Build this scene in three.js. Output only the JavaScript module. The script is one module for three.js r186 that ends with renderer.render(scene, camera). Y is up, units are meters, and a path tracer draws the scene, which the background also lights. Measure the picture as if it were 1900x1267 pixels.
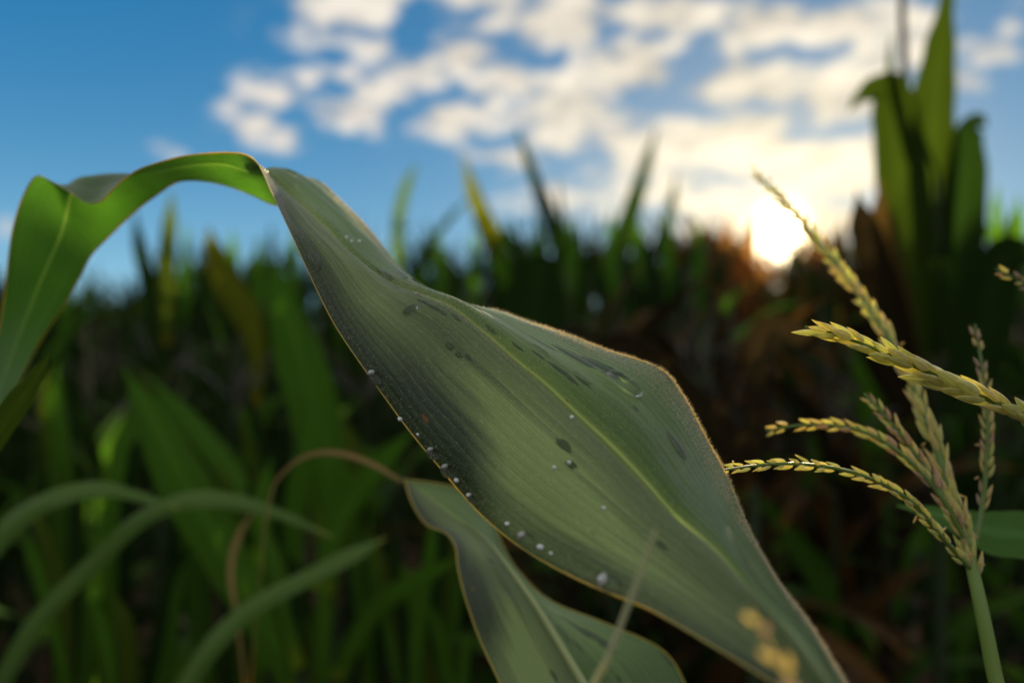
import * as THREE from 'three';
import { mergeGeometries } from 'three/addons/utils/BufferGeometryUtils.js';
import { ImprovedNoise } from 'three/addons/math/ImprovedNoise.js';

// ------------------------------------------------------------------ camera, exposure
const EXPOSURE = 2.5, FOV = 45, FPX = 1267 / 2 / Math.tan(FOV * Math.PI / 360), HORIZON = 650, EYE = 1.8;
const scene = new THREE.Scene();
const camera = new THREE.PerspectiveCamera(FOV, 1900 / 1267, 0.02, 3000);
const PITCH = Math.atan((HORIZON - 633.5) / FPX);
camera.position.set(0, EYE, 0);
camera.rotation.x = PITCH;
camera.focus = 0.333;
camera.userData.fStop = 3.5;
camera.updateMatrixWorld(true);
const V = (x, y, z) => new THREE.Vector3(x, y, z);
const rayTo = (x, y) => V((x - 950) / FPX, (633.5 - y) / FPX, -1).applyEuler(camera.rotation);   // direction of one place in the view
const P = (x, y, d) => rayTo(x, y).multiplyScalar(d).add(camera.position);
const smooth = THREE.MathUtils.smoothstep, lerp = THREE.MathUtils.lerp, clamp = THREE.MathUtils.clamp;
function rngOf(seed) { let s = seed >>> 0; return () => { s = (s + 0x6d2b79f5) | 0; let t = Math.imul(s ^ (s >>> 15), 1 | s); t = (t + Math.imul(t ^ (t >>> 7), 61 | t)) ^ t; return ((t ^ (t >>> 14)) >>> 0) / 4294967296; }; }
const noise = new ImprovedNoise();
const fbm = (x, y, z, n = 4) => { let a = 1, s = 0, t = 0; for (let i = 0; i < n; i++) { s += a * noise.noise(x, y, z); t += a; a *= 0.52; x = x * 2.03 + 7.1; y = y * 2.03 + 3.3; z = z * 2.03 + 1.7; } return s / t; };

// ------------------------------------------------------------------ sky: air and clouds, as directions
const SUN = rayTo(1447, 432).normalize();
{
  const W = 2048, H = 1024, data = new Float32Array(W * H * 4);
  // cloud banks: [x, y, rx, ry, weight] in view degrees-like units, turned into directions below
  const banks = [
    [650, 15, 120, 55, 1], [700, 85, 32, 28, .8], [590, 0, 80, 40, .8],
    [440, 190, 40, 25, .8], [495, 172, 52, 28, .95], [475, 232, 48, 26, .9], [530, 255, 34, 30, .8], [570, 150, 42, 20, .6], [640, 135, 50, 18, .7],
    [650, 212, 70, 34, 1], [700, 170, 58, 32, .9], [760, 130, 70, 38, .95], [840, 225, 72, 34, 1], [905, 185, 55, 30, .95], [960, 150, 70, 45, 1],
    [860, 100, 80, 40, .95], [900, 20, 90, 50, .9], [1050, 40, 130, 60, 1], [1050, 200, 120, 70, 1], [1180, 120, 110, 60, 1], [1250, 30, 120, 45, 1],
    [1000, 290, 100, 40, .7], [1200, 270, 140, 60, 1], [1380, 150, 130, 60, 1], [1420, 45, 120, 45, 1], [1560, 40, 110, 50, 1], [1580, 170, 110, 60, 1],
    [1400, 260, 130, 60, 1], [1560, 300, 120, 60, 1], [1300, 360, 160, 50, .8], [1050, 370, 120, 40, .6], [930, 290, 40, 18, .8], [1450, 400, 200, 50, .8], [1620, 110, 60, 40, .8], [1690, 60, 50, 80, .8], [1690, 220, 60, 60, .6],
    [1840, 92, 52, 20, .95], [1790, 152, 30, 22, .9], [1880, 50, 30, 12, .6], [298, 272, 34, 22, .55], [15, 425, 30, 18, .6], [700, 330, 60, 12, .2],
    [1150, -120, 300, 90, .9], [700, -170, 260, 60, .6], [1600, -150, 300, 110, .9], [1300, -330, 500, 90, .8],
  ];
  const holes = [[1285, 112, 50, 30, .9], [1490, 100, 55, 18, .8], [1130, 78, 60, 18, .55], [1040, 95, 30, 16, .6], [890, 33, 45, 14, .7], [770, 60, 40, 45, .9], [930, 190, 60, 10, .6], [1190, 185, 60, 16, .5], [1500, 245, 90, 14, .75], [1360, 350, 110, 12, .5], [985, 130, 30, 30, .5], [1230, 240, 40, 12, .4], [1560, 5, 70, 14, .7], [1330, 220, 40, 12, .4], [1080, 300, 60, 14, .5], [1420, 200, 60, 12, .4]];
  const cam = camera.matrixWorld.clone().invert().setPosition(0, 0, 0), v = V(), q = V();
  for (let r = 0; r < H; r++) {
    const el = ((r + .5) / H - .5) * Math.PI, y = Math.sin(el), ce = Math.cos(el);
    for (let c = 0; c < W; c++) {
      const az = ((c + .5) / W - .5) * 2 * Math.PI, o = (r * W + c) * 4;
      v.set(Math.cos(az) * ce, y, Math.sin(az) * ce);
      const th = Math.acos(clamp(v.dot(SUN), -1, 1)) * 180 / Math.PI, e = Math.max(0, el * 180 / Math.PI);
      // clear air
      const k1 = Math.exp(-e / 6.8), k2 = Math.exp(-e / 30);
      let R = .001 + .50 * k1 + .004 * k2, G = .078 + .57 * k1 + .20 * k2, B = .22 + .30 * k1 + .42 * k2;
      const a1 = Math.exp(-th / 10), a2 = Math.exp(-th / 4);
      R += .60 * a1 + .4 * a2; G += .44 * a1 + .28 * a2; B += .18 * a1 + .1 * a2;
      if (y > -.02) {
        q.copy(v).applyMatrix4(cam);
        let cov = -1, inView = 0;
        if (q.z < -.2) {
          const px = 950 - q.x / q.z * FPX, py = 633.5 + q.y / q.z * FPX;
          inView = smooth(px, -500, -150) * (1 - smooth(px, 2050, 2500)) * smooth(py, -650, -330);
          if (inView > 0) {
            const wx = fbm(px / 90, py / 70, 3.1, 3) * 26, wy = fbm(px / 90, py / 70, 9.7, 3) * 20;
            cov = 0;
            for (const [x, yy, rx, ry, w] of banks) { const dx = (px + wx - x) / rx, dy = (py + wy - yy) / ry, d2 = dx * dx + dy * dy; if (d2 < 6) cov = Math.max(cov, w * Math.exp(-d2 * .75)) + .12 * w * Math.exp(-d2 * 1.2) * (cov > 0 ? 1 : 0); }
            for (const [x, yy, rx, ry, w] of holes) { const dx = (px + wx - x) / rx, dy = (py + wy - yy) / ry, d2 = dx * dx + dy * dy; if (d2 < 6) cov -= w * Math.exp(-d2); }
          }
        }
        const s = 1 / (Math.max(y, 0) + .22), big = fbm(v.x * s * 2.2 + 11, 4, v.z * s * 2.2, 3), base = clamp(.82 + big * 1.1, 0, 1);
        cov = lerp(base, cov, inView);
        const n = fbm(v.x * 24, v.y * 46, v.z * 24, 5), m = fbm(v.x * 6 + 5, v.y * 15, v.z * 6, 3);
        cov *= 1 + .3 * inView * Math.exp(-th / 14);
        let D = smooth(cov * .86 + n * 1.15 + .22 * m, .14, .90) * smooth(cov, .02, .22) * smooth(y, -.005, .05);
        const body = clamp(.5 + n * 1.1 + m * .8, 0, 1);
        const lit = Math.exp(-th / 20), white = lerp(.50, .90, body);
        const cr = white * (1.0 + .55 * lit) + .4 * a2, cg = white * (.92 + .44 * lit) + .3 * a2, cb = white * (.84 + .14 * lit) + .12 * a2;
        D *= .94;
        R = lerp(R, Math.max(cr, R * .7 + .25), D); G = lerp(G, Math.max(cg, G * .7 + .2), D); B = lerp(B, Math.max(cb, B * .7), D);
      }
      // the sun's aureole in the haze
      const a3 = Math.exp(-((th / 1.15) ** 2)), a4 = Math.exp(-th / 1.5), core = 1 - smooth(th, .45, .85);
      R += 26 * a3 + 2.2 * a4 + 300 * core; G += 19 * a3 + 1.3 * a4 + 240 * core; B += 10 * a3 + .4 * a4 + 140 * core;
      data[o] = R / EXPOSURE; data[o + 1] = G / EXPOSURE; data[o + 2] = B / EXPOSURE; data[o + 3] = 1;
    }
  }
  const t = new THREE.DataTexture(data, W, H, THREE.RGBAFormat, THREE.FloatType);
  t.mapping = THREE.EquirectangularReflectionMapping; t.magFilter = THREE.LinearFilter; t.minFilter = THREE.LinearFilter; t.needsUpdate = true;
  scene.background = t; scene.environment = t;
}
const sun = new THREE.DirectionalLight(new THREE.Color().setRGB(1, .80, .50), 5);
sun.name = 'sun';
sun.position.copy(SUN).multiplyScalar(40).add(V(0, 1.5, 0)); sun.target.position.set(0, 1.5, 0);
sun.castShadow = true; sun.shadow.mapSize.set(4096, 4096); sun.shadow.radius = 1;
Object.assign(sun.shadow.camera, { left: -8, right: 8, top: 8, bottom: -8, near: 1, far: 90 });
scene.add(sun, sun.target);
const renderer = new THREE.WebGLRenderer({ antialias: true });
renderer.toneMapping = THREE.LinearToneMapping; renderer.toneMappingExposure = EXPOSURE;
renderer.shadowMap.enabled = true;

// ------------------------------------------------------------------ naming
const taken = {};
function numbered(n) { const k = taken[n] = (taken[n] ?? -1) + 1; return k ? n + '_' + String(k).padStart(3, '0') : n; }
function tag(o, label, category, group, kind) { const u = o.userData; if (label) u.label = label; if (category) u.category = category; if (group) u.group = group; if (kind) u.kind = kind; return o; }
function thing(name, label, category, pos, group) { const o = new THREE.Group(); o.name = numbered(name); o.position.copy(pos); scene.add(o); return tag(o, label, category, group); }
function part(name, geo, mat, parent, kind) { const m = new THREE.Mesh(geo, mat); m.name = name; m.castShadow = m.receiveShadow = true; if (kind) m.userData.kind = kind; parent.add(m); return m; }

// ------------------------------------------------------------------ materials
const rgb = (r, g, b) => new THREE.Color().setRGB(r, g, b);
function leafMat(r, g, b, T = .5, o = {}) {
  return new THREE.MeshPhysicalMaterial({ color: rgb(r, g, b), roughness: 1, transmission: T, thickness: 0, side: THREE.DoubleSide, vertexColors: true, clearcoat: 0, specularIntensity: .15, ...o });
}
const M = {
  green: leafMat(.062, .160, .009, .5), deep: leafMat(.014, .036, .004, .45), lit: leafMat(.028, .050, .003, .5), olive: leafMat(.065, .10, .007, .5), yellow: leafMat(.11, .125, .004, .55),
  dry: leafMat(.26, .12, .026, .5, { clearcoat: 0 }), rust: leafMat(.075, .046, .010, .4, { clearcoat: 0 }), umber: leafMat(.024, .017, .006, .3, { clearcoat: 0 }), amber: leafMat(.12, .052, .011, .5), bronze: leafMat(.095, .048, .010, .45), straw: leafMat(.40, .27, .10, .3, { clearcoat: 0 }), blue: leafMat(.105, .195, .036, .3, { clearcoat: .3 }),  // browns from dry to bronze carry the sun glare as leaf colour
  stalk: new THREE.MeshPhysicalMaterial({ color: rgb(.12, .2, .035), roughness: .6, clearcoat: .3, clearcoatRoughness: .4 }),
  stem: new THREE.MeshPhysicalMaterial({ color: rgb(.022, .04, .009), roughness: .8 }),
  tassel: new THREE.MeshPhysicalMaterial({ color: rgb(.05, .042, .012), roughness: 1, transmission: .35, thickness: 0, side: THREE.DoubleSide }),
  margin: new THREE.MeshPhysicalMaterial({ color: rgb(.85, .70, .12), roughness: 1, transmission: .6, thickness: 0 }),
  hair: new THREE.MeshPhysicalMaterial({ color: rgb(.85, .74, .50), roughness: 1, transmission: .55, thickness: 0 }),
  water: new THREE.MeshPhysicalMaterial({ color: rgb(1, 1, 1), roughness: .02, transmission: 1, thickness: .003, ior: 1.33, specularIntensity: 1, transparent: true, opacity: .86 }),
  glintWhite: new THREE.MeshPhysicalMaterial({ color: rgb(.92, .93, .92), roughness: .2, transmission: .1, thickness: 0, ior: 1.6, clearcoat: 1, clearcoatRoughness: .03 }),  // milky white that stands in for the glint of small drops
};

// ------------------------------------------------------------------ the ground
{
  const n = 128, g = new THREE.PlaneGeometry(1600, 1600, n, n).rotateX(-Math.PI / 2), s = 256, d = new Uint8Array(s * s * 4);
  for (let y = 0; y < s; y++) for (let x = 0; x < s; x++) { const a = .5 + .5 * fbm(x / 21, y / 21, 2.2, 5), o = (y * s + x) * 4; d[o] = 70 + 60 * a; d[o + 1] = 52 + 48 * a; d[o + 2] = 36 + 36 * a; d[o + 3] = 255; }
  const t = new THREE.DataTexture(d, s, s); t.wrapS = t.wrapT = THREE.RepeatWrapping; t.repeat.set(1000, 1000); t.magFilter = THREE.LinearFilter; t.colorSpace = THREE.SRGBColorSpace; t.needsUpdate = true;
  const m = new THREE.Mesh(g, new THREE.MeshStandardMaterial({ map: t, roughness: 1 })); m.name = 'ground'; m.receiveShadow = true; scene.add(tag(m, 'dark bare soil under the maize', null, null, 'structure'));
}

// ------------------------------------------------------------------ leaf sheets
// rows of cross-sections (arrays of Vector3) into a sheet; uv = (across 0..1, along 0..1)
function sheet(rows, shade) {
  const n = rows.length, m = rows[0].length, pos = [], uv = [], col = [], idx = [];
  rows.forEach((r, i) => r.forEach((p, j) => {
    pos.push(p.x, p.y, p.z); uv.push(j / (m - 1), i / (n - 1));
    const c = shade ? shade(j / (m - 1), i / (n - 1)) : [1, 1, 1]; col.push(...c);
  }));
  for (let i = 0; i < n - 1; i++) for (let j = 0; j < m - 1; j++) { const a = i * m + j, b = a + 1, c = a + m, d = c + 1; idx.push(a, b, c, b, d, c); }
  const g = new THREE.BufferGeometry();
  g.setAttribute('position', new THREE.Float32BufferAttribute(pos, 3)); g.setAttribute('uv', new THREE.Float32BufferAttribute(uv, 2)); g.setAttribute('color', new THREE.Float32BufferAttribute(col, 3));
  g.setIndex(idx); g.computeVertexNormals(); return g;
}
const veinShade = (seed, lite = 1.5) => (u, v) => { const m = Math.exp(-(((u - .5) / .06) ** 2)) * (1 - v * .6), k = 1 + (lite - 1) * m + .16 * noise.noise(u * 9, v * 5, seed) + .1 * noise.noise(u * 40, v * 3, seed + 4); const dry = smooth(v, .93, 1) * .8; return [k * (1 + dry * 2.2), k * (1 + dry * .6), k * (1 + m * .3)]; };
// a free maize leaf growing from the origin: length L, width w, start elevation e0, end elevation e1 (degrees), heading az
function growLeaf(r, L, w, e0, e1, az, o = {}) {
  const n = o.n ?? 14, cols = 5, rows = [], p = V(0, 0, 0), side = V(-Math.sin(az), 0, Math.cos(az)), bend = (r() - .5) * .5, tw = (r() - .5) * (o.twist ?? 1.2), ph = r() * 9, sag = .8 + r() * .9;
  for (let i = 0; i <= n; i++) {
    const t = i / n, e = lerp(e0, e1, Math.pow(t, sag)) * Math.PI / 180, a = az + bend * t, T = V(Math.cos(a) * Math.cos(e), Math.sin(e), Math.sin(a) * Math.cos(e));
    if (i) p.addScaledVector(T, L / n);
    const wd = w * .5 * Math.pow(Math.min(1, .55 + t * 1.6), 1) * Math.pow(Math.max(0, 1 - t), .62) * 1.25;
    const S = V(-Math.sin(a), 0, Math.cos(a)), N = S.clone().cross(T).normalize(), rot = tw * t * t;
    const S2 = S.clone().multiplyScalar(Math.cos(rot)).addScaledVector(N, Math.sin(rot)), N2 = S2.clone().cross(T).normalize(); if (N2.y < 0) N2.negate();
    const row = [];
    for (let j = 0; j < cols; j++) { const u = j / (cols - 1) * 2 - 1; row.push(p.clone().addScaledVector(S2, u * wd).addScaledVector(N2, Math.abs(u) * wd * (.45 - .25 * t) + Math.abs(u) * Math.sin(ph + t * 17 + u) * wd * .18)); }
    rows.push(row);
  }
  return sheet(rows, veinShade(ph));
}
function tube(pts, radii, seg = 8, n = 24, closed = false) {
  const cv = new THREE.CatmullRomCurve3(pts), rows = [], fr = cv.computeFrenetFrames(n, false);
  for (let i = 0; i <= n; i++) {
    const t = i / n, c = cv.getPoint(t), f = t * (radii.length - 1), k = Math.min(radii.length - 2, Math.floor(f)), rad = lerp(radii[k], radii[k + 1], f - k), row = [];
    for (let j = 0; j <= seg; j++) { const a = j / seg * Math.PI * 2; row.push(c.clone().addScaledVector(fr.normals[i], Math.cos(a) * rad).addScaledVector(fr.binormals[i], Math.sin(a) * rad)); }
    rows.push(row);
  }
  return sheet(rows);
}
// ------------------------------------------------------------------ a whole maize plant, as geometries around its own base
function growPlant(seed, o = {}) {
  const r = rngOf(seed), Hs = o.stalk ?? 1.55, leaves = [], tassel = [], n = o.leaves ?? 11, a0 = r() * 6.28;
  const lean = V((r() - .5) * .1, 0, (r() - .5) * .1), at = (h) => V(lean.x * h * h, h, lean.z * h * h);
  const stalk = tube([at(0), at(Hs * .35), at(Hs * .7), at(Hs)], [.014, .012, .009, .005], 7, 10);
  for (let i = 0; i < n; i++) {
    const t = i / (n - 1), h = Hs * (.18 + .8 * t), az = a0 + i * Math.PI + (r() - .5) * .9, L = lerp(.75, .42, t) * (.85 + r() * .3), w = lerp(.085, .055, t) * (.85 + r() * .3);
    const up = o.upright ?? .4;
    const g = growLeaf(r, L, w, lerp(48, 72, t) + r() * 14, lerp(-75, lerp(-40, 55, up), t) + (r() - .5) * 40, az); g.translate(at(h).x, h, at(h).z); leaves.push(g);
  }
  if (o.tassel !== false) {
    const nb = 5 + Math.floor(r() * 4), top = at(Hs), tl = .26 + r() * .08;
    const spur = (L, e, az, h) => { const b = top.clone().add(V(0, h, 0)), pts = [], d = V(Math.cos(az) * Math.cos(e), Math.sin(e), Math.sin(az) * Math.cos(e)); for (let k = 0; k <= 3; k++) { const t = k / 3; pts.push(b.clone().addScaledVector(d, L * t).add(V(0, -.06 * t * t * L * 5 * Math.cos(e), 0))); } return tube(pts, [.003, .005, .0045, .0015], 5, 12); };
    tassel.push(spur(tl, Math.PI / 2 - .08, r() * 6, 0));
    for (let i = 0; i < nb; i++) tassel.push(spur(tl * (.55 + r() * .25), .7 + r() * .5, i * 2.4 + r(), .02 + r() * .08));
  }
  return { stalk, leaves, tassel };
}

// ------------------------------------------------------------------ blades placed by where they stand: [x, y, depth, width] along the view
function bladeGeo(list, { roll = 0, fold = .25, n = 30, cols = 7, wave = .06, seed = 1, lite = 1.5 } = {}) {
  const ctr = list.map(([x, y, d]) => P(x, y, d)), cv = new THREE.CatmullRomCurve3(ctr, false, 'centripetal'), rows = [];
  const widths = list.map(([, , d, w]) => w * d / FPX);
  for (let i = 0; i <= n; i++) {
    const t = i / n, c = cv.getPoint(t), T = cv.getTangent(t), view = c.clone().sub(camera.position).normalize(), f = t * (list.length - 1), k = Math.min(list.length - 2, Math.floor(f));
    const s = f - k, wd = lerp(widths[k], widths[k + 1], s * s * (3 - 2 * s)) / 2, ro = (Array.isArray(roll) ? lerp(roll[0], roll[1], t) : roll);
    const S = T.clone().cross(view).normalize(), N = S.clone().cross(T).normalize();
    const S2 = S.clone().multiplyScalar(Math.cos(ro)).addScaledVector(N, Math.sin(ro)), N2 = S2.clone().cross(T).normalize(), k2 = 1 / Math.max(.45, Math.cos(ro)), row = [];
    for (let j = 0; j < cols; j++) { const u = j / (cols - 1) * 2 - 1; row.push(c.clone().addScaledVector(S2, u * wd * k2).addScaledVector(N2, Math.abs(u) * wd * fold + u * u * Math.sin(t * 15 + seed + u) * wd * wave)); }
    rows.push(row);
  }
  return sheet(rows, veinShade(seed * 1.7, lite));
}
// a plant standing at view column x and depth d, with stalk and placed blades
function standing(label, x, d, topY, blades, o = {}) {
  const p = P(x, 700, d), base = V(p.x, 0, p.z), g = thing('maize_plant', label, 'maize plant', base, o.group);
  const top = P(x + (o.lean ?? 0), topY, d); top.sub(base);
  if (o.group) placed.push([g, x]);
  part('stalk', tube([V(0, 0, 0), V(top.x * .2, top.y * .4, top.z * .2), V(top.x * .6, top.y * .75, top.z * .6), top], [.015, .013, .010, .006], 10, 16), o.stalkMat ?? M.stem, g);
  for (const [list, mat, opt] of blades) part('leaf', bladeGeo(list, opt).translate(-base.x, 0, -base.z), mat, g);
  return g;
}

// ------------------------------------------------------------------ the far rows: one mass
const skyline = [[-900, 540], [-200, 520], [0, 520], [150, 545], [250, 540], [330, 505], [390, 440], [450, 435], [530, 460], [620, 480], [730, 480], [800, 430], [900, 420], [1000, 405], [1100, 400], [1200, 415], [1290, 432], [1375, 430], [1390, 520], [1472, 520], [1486, 440], [1640, 440], [1700, 460], [1800, 440], [1900, 420], [2300, 420], [2900, 470]];
const topAt = (x) => { for (let i = 1; i < skyline.length; i++) if (x < skyline[i][0]) return lerp(skyline[i - 1][1], skyline[i][1], clamp((x - skyline[i - 1][0]) / (skyline[i][0] - skyline[i - 1][0]), 0, 1)); return 470; };
{
  const pl = growPlant(77, { leaves: 12, upright: .75 }), geo = mergeGeometries([pl.stalk, ...pl.leaves, ...pl.tassel]); geo.computeBoundingBox();
  const full = geo.boundingBox.max.y, r = rngOf(5), list = [], m4 = new THREE.Matrix4(), q = new THREE.Quaternion(), cols = [];
  for (let z = -60; z < 7; z += .62) for (let x = -45; x < 45; x += .42) {
    const X = x + (r() - .5) * .3, Z = z + (r() - .5) * .34, d = -Z, rr = Math.hypot(X, Z), keep = r(), k1 = r(), k2 = r(), k3 = r();
    const aside = Z < 0 && rr > 1.15 && (Math.abs(X) > d * 1.0 + .75);
    if (Z > 0 ? (rr < 1.5 || rr > 5.5) : rr < 3.1 && !aside) continue;
    if (Z < 0 && (Math.abs(X) > d * .95 + 2.5)) continue;
    if (d > 14 && keep < .5) continue;
    const px = 950 + X / Math.max(.3, d) * FPX;
    let h = 2.0 + k1 * .45;
    if (Z < 0) { const up = topAt(px) + 30 - k1 * 60 - (keep > .8 ? 40 : 0); h = Math.min(2.75, EYE + (HORIZON - up) / FPX * d); }
    if (h < 1.1) continue;
    const s = h / full, a = k2 * 6.283;
    q.setFromEuler(new THREE.Euler((k3 - .5) * .12, a, (keep - .5) * .12));
    list.push(m4.clone().compose(V(X, 0, Z), q, V(.9 + k3 * .3, s, .9 + k3 * .3)));
    const w = k3; cols.push(w < .12 ? [1.9, 1.35, .8] : [.75 + w * .5, .8 + w * .35, .8]);
  }
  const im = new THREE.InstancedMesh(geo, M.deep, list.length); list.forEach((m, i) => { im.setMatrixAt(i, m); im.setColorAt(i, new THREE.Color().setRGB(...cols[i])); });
  im.name = 'maize_rows'; im.castShadow = im.receiveShadow = true; scene.add(tag(im, 'dense dark rows of blurred maize filling the field behind', 'maize field', null, 'stuff'));
}

// ------------------------------------------------------------------ blurred plants of the nearer rows, one by one
const protos = [], placed = [];
function bushy(label, group, x, d, topY, k, turn, mats) {
  const key = k + mats.map((m) => m.uuid).join(); let src = protos[key];
  if (!src) {
    const pl = growPlant(100 + k * 13, { leaves: 10 + k % 3, upright: .45 + .1 * (k % 4), tassel: k % 3 !== 1 });
    src = thing('maize_plant', label, 'maize plant', V(), group); src.userData.full = 0;
    part('stalk', pl.stalk, M.stem, src);
    pl.leaves.forEach((g, i) => part('leaf', g, mats[i % mats.length], src));
    if (pl.tassel.length) { const t = part('tassel', pl.tassel[0], M.tassel, src); pl.tassel.slice(1).forEach((g) => part('tassel_branch', g, M.tassel, t)); }
    let top = 0; for (const g of [...pl.leaves, ...pl.tassel]) { g.computeBoundingBox(); top = Math.max(top, g.boundingBox.max.y); }
    protos[key] = src; src.top = top;
  } else { const c = src.clone(); c.top = src.top; c.name = numbered('maize_plant'); scene.add(c); tag(c, label, 'maize plant', group); src = c; }
  const p = P(x, HORIZON, d), h = EYE + (HORIZON - topY) / FPX * d;
  placed.push([src, x]); src.position.set(p.x, 0, p.z); src.rotation.y = turn; src.scale.set(1, h / src.top, 1);
  return src;
}
{
  const mass = 'dark blurred maize plant in the rows behind the sharp leaf', G = 'blurred maize plants in the nearer rows', r = rngOf(31);
  // left
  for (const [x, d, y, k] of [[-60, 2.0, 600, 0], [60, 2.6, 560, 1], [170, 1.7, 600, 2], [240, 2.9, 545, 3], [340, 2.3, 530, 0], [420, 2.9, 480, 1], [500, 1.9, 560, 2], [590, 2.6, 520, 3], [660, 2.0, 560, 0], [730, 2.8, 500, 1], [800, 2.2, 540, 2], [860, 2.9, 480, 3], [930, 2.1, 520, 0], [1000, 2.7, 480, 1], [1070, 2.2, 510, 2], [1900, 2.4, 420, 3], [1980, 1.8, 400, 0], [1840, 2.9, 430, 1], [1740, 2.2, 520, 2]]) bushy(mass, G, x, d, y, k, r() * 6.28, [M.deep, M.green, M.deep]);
  // round the sun: lit from behind, its warm glare put into brown leaves
  const dry = 'low maize plant tinted brown for glare under the sun', D = 'brown maize plants glowing in front of the sun';
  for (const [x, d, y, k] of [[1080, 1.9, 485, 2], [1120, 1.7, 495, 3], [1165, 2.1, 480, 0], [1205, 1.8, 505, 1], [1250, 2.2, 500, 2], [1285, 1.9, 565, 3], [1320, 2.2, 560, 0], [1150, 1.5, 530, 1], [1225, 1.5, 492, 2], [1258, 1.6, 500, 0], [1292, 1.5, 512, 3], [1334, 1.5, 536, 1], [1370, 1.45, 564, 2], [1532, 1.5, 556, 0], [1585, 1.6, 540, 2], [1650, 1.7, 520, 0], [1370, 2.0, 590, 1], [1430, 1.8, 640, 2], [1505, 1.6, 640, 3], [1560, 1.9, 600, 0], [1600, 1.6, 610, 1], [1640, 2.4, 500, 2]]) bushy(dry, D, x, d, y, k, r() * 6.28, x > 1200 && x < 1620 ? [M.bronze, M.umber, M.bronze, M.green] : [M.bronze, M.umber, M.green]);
  for (const [x, d, y, k] of [[1105, 4.6, 400, 0], [1140, 5.2, 395, 1], [1178, 4.8, 392, 2], [1212, 5.3, 388, 3], [1245, 4.7, 392, 0], [1276, 5.2, 385, 1], [1306, 4.8, 388, 2], [1332, 5.3, 384, 3], [1354, 4.9, 392, 0], [1372, 5.4, 400, 1], [1398, 5.0, 470, 2], [1424, 5.4, 478, 3], [1450, 5.1, 476, 0], [1474, 5.3, 466, 1], [1496, 4.9, 400, 2], [1520, 5.3, 396, 3], [1545, 4.8, 392, 0], [1575, 5.2, 396, 1], [1605, 4.7, 400, 2]]) bushy('maize plant tinted orange-brown for glare in the far row at the sun', 'far maize plants at the sun', x, d, y, k, r() * 6.28, Math.abs(x - 1440) < 150 ? [M.dry, M.amber] : Math.abs(x - 1440) < 260 ? [M.amber, M.amber, M.bronze] : [M.bronze, M.deep, M.umber]);  // leaf browns graded by nearness to the sun stand for its glare
}

// tall single blades that stand above the rows
standing('maize plant with one yellow-green lit blade standing tall before the clouds', 950, 3.0, 620, [[[[858, 285, 3, 4], [884, 370, 3, 30], [914, 440, 3, 42], [942, 520, 3, 36], [950, 640, 3, 20]], M.yellow, { roll: .3, seed: 2 }]]);
standing('maize plant with a dark thin blade leaning left into the clouds', 1085, 3.2, 600, [[[[960, 240, 3.2, 4], [986, 310, 3.2, 20], [1016, 390, 3.2, 28], [1048, 480, 3.2, 36], [1080, 600, 3.2, 26]], M.deep, { roll: .5, seed: 3 }], [[[1035, 330, 3.2, 3], [1042, 400, 3.2, 12], [1060, 500, 3.2, 18], [1084, 610, 3.2, 14]], M.deep, { seed: 6 }]]);
standing('maize plant with a dark blade leaning right towards the sun', 1110, 5, 600, [[[[1218, 240, 5, 4], [1196, 310, 5, 22], [1174, 380, 5, 34], [1148, 460, 5, 44], [1115, 600, 5, 30]], M.deep, { roll: -.4, seed: 4 }], [[[1255, 320, 5, 3], [1246, 380, 5, 18], [1225, 450, 5, 26], [1130, 620, 5, 20]], M.deep, { seed: 9 }]]);
standing('maize plant with faint grey blades against the pale blue sky', 745, 3.6, 600, [[[[772, 305, 3.6, 5], [752, 350, 3.6, 20], [738, 420, 3.6, 24], [742, 560, 3.6, 18]], M.blue, { seed: 5 }], [[[868, 370, 3.6, 3], [830, 410, 3.6, 12], [790, 470, 3.6, 16], [750, 600, 3.6, 14]], M.deep, { seed: 7 }]]);
standing('maize plant with a dark upright blade under the arched leaf', 300, 2.2, 700, [[[[248, 390, 2.2, 4], [262, 470, 2.2, 26], [286, 560, 2.2, 36], [305, 700, 2.2, 28]], M.deep, { roll: .3, seed: 8 }], [[[318, 355, 2.2, 4], [312, 420, 2.2, 26], [305, 500, 2.2, 34], [303, 640, 2.2, 26]], M.olive, { roll: -.4, seed: 12 }]]);
standing('maize plant with a yellow lit blade falling to the right', 465, 1.9, 780, [[[[386, 420, 1.9, 4], [400, 470, 1.9, 38], [428, 530, 1.9, 56], [458, 580, 1.9, 50], [480, 660, 1.9, 30], [470, 760, 1.9, 20]], M.yellow, { roll: .5, seed: 13 }]]);
standing('maize plant with a broad upright green blade beside the sharp leaf', 620, 1.5, 1000, [[[[502, 470, 1.5, 4], [526, 560, 1.5, 60], [556, 660, 1.47, 88], [588, 770, 1.44, 92], [618, 1000, 1.42, 60]], M.green, { roll: .2, seed: 14 }]]);
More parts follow.
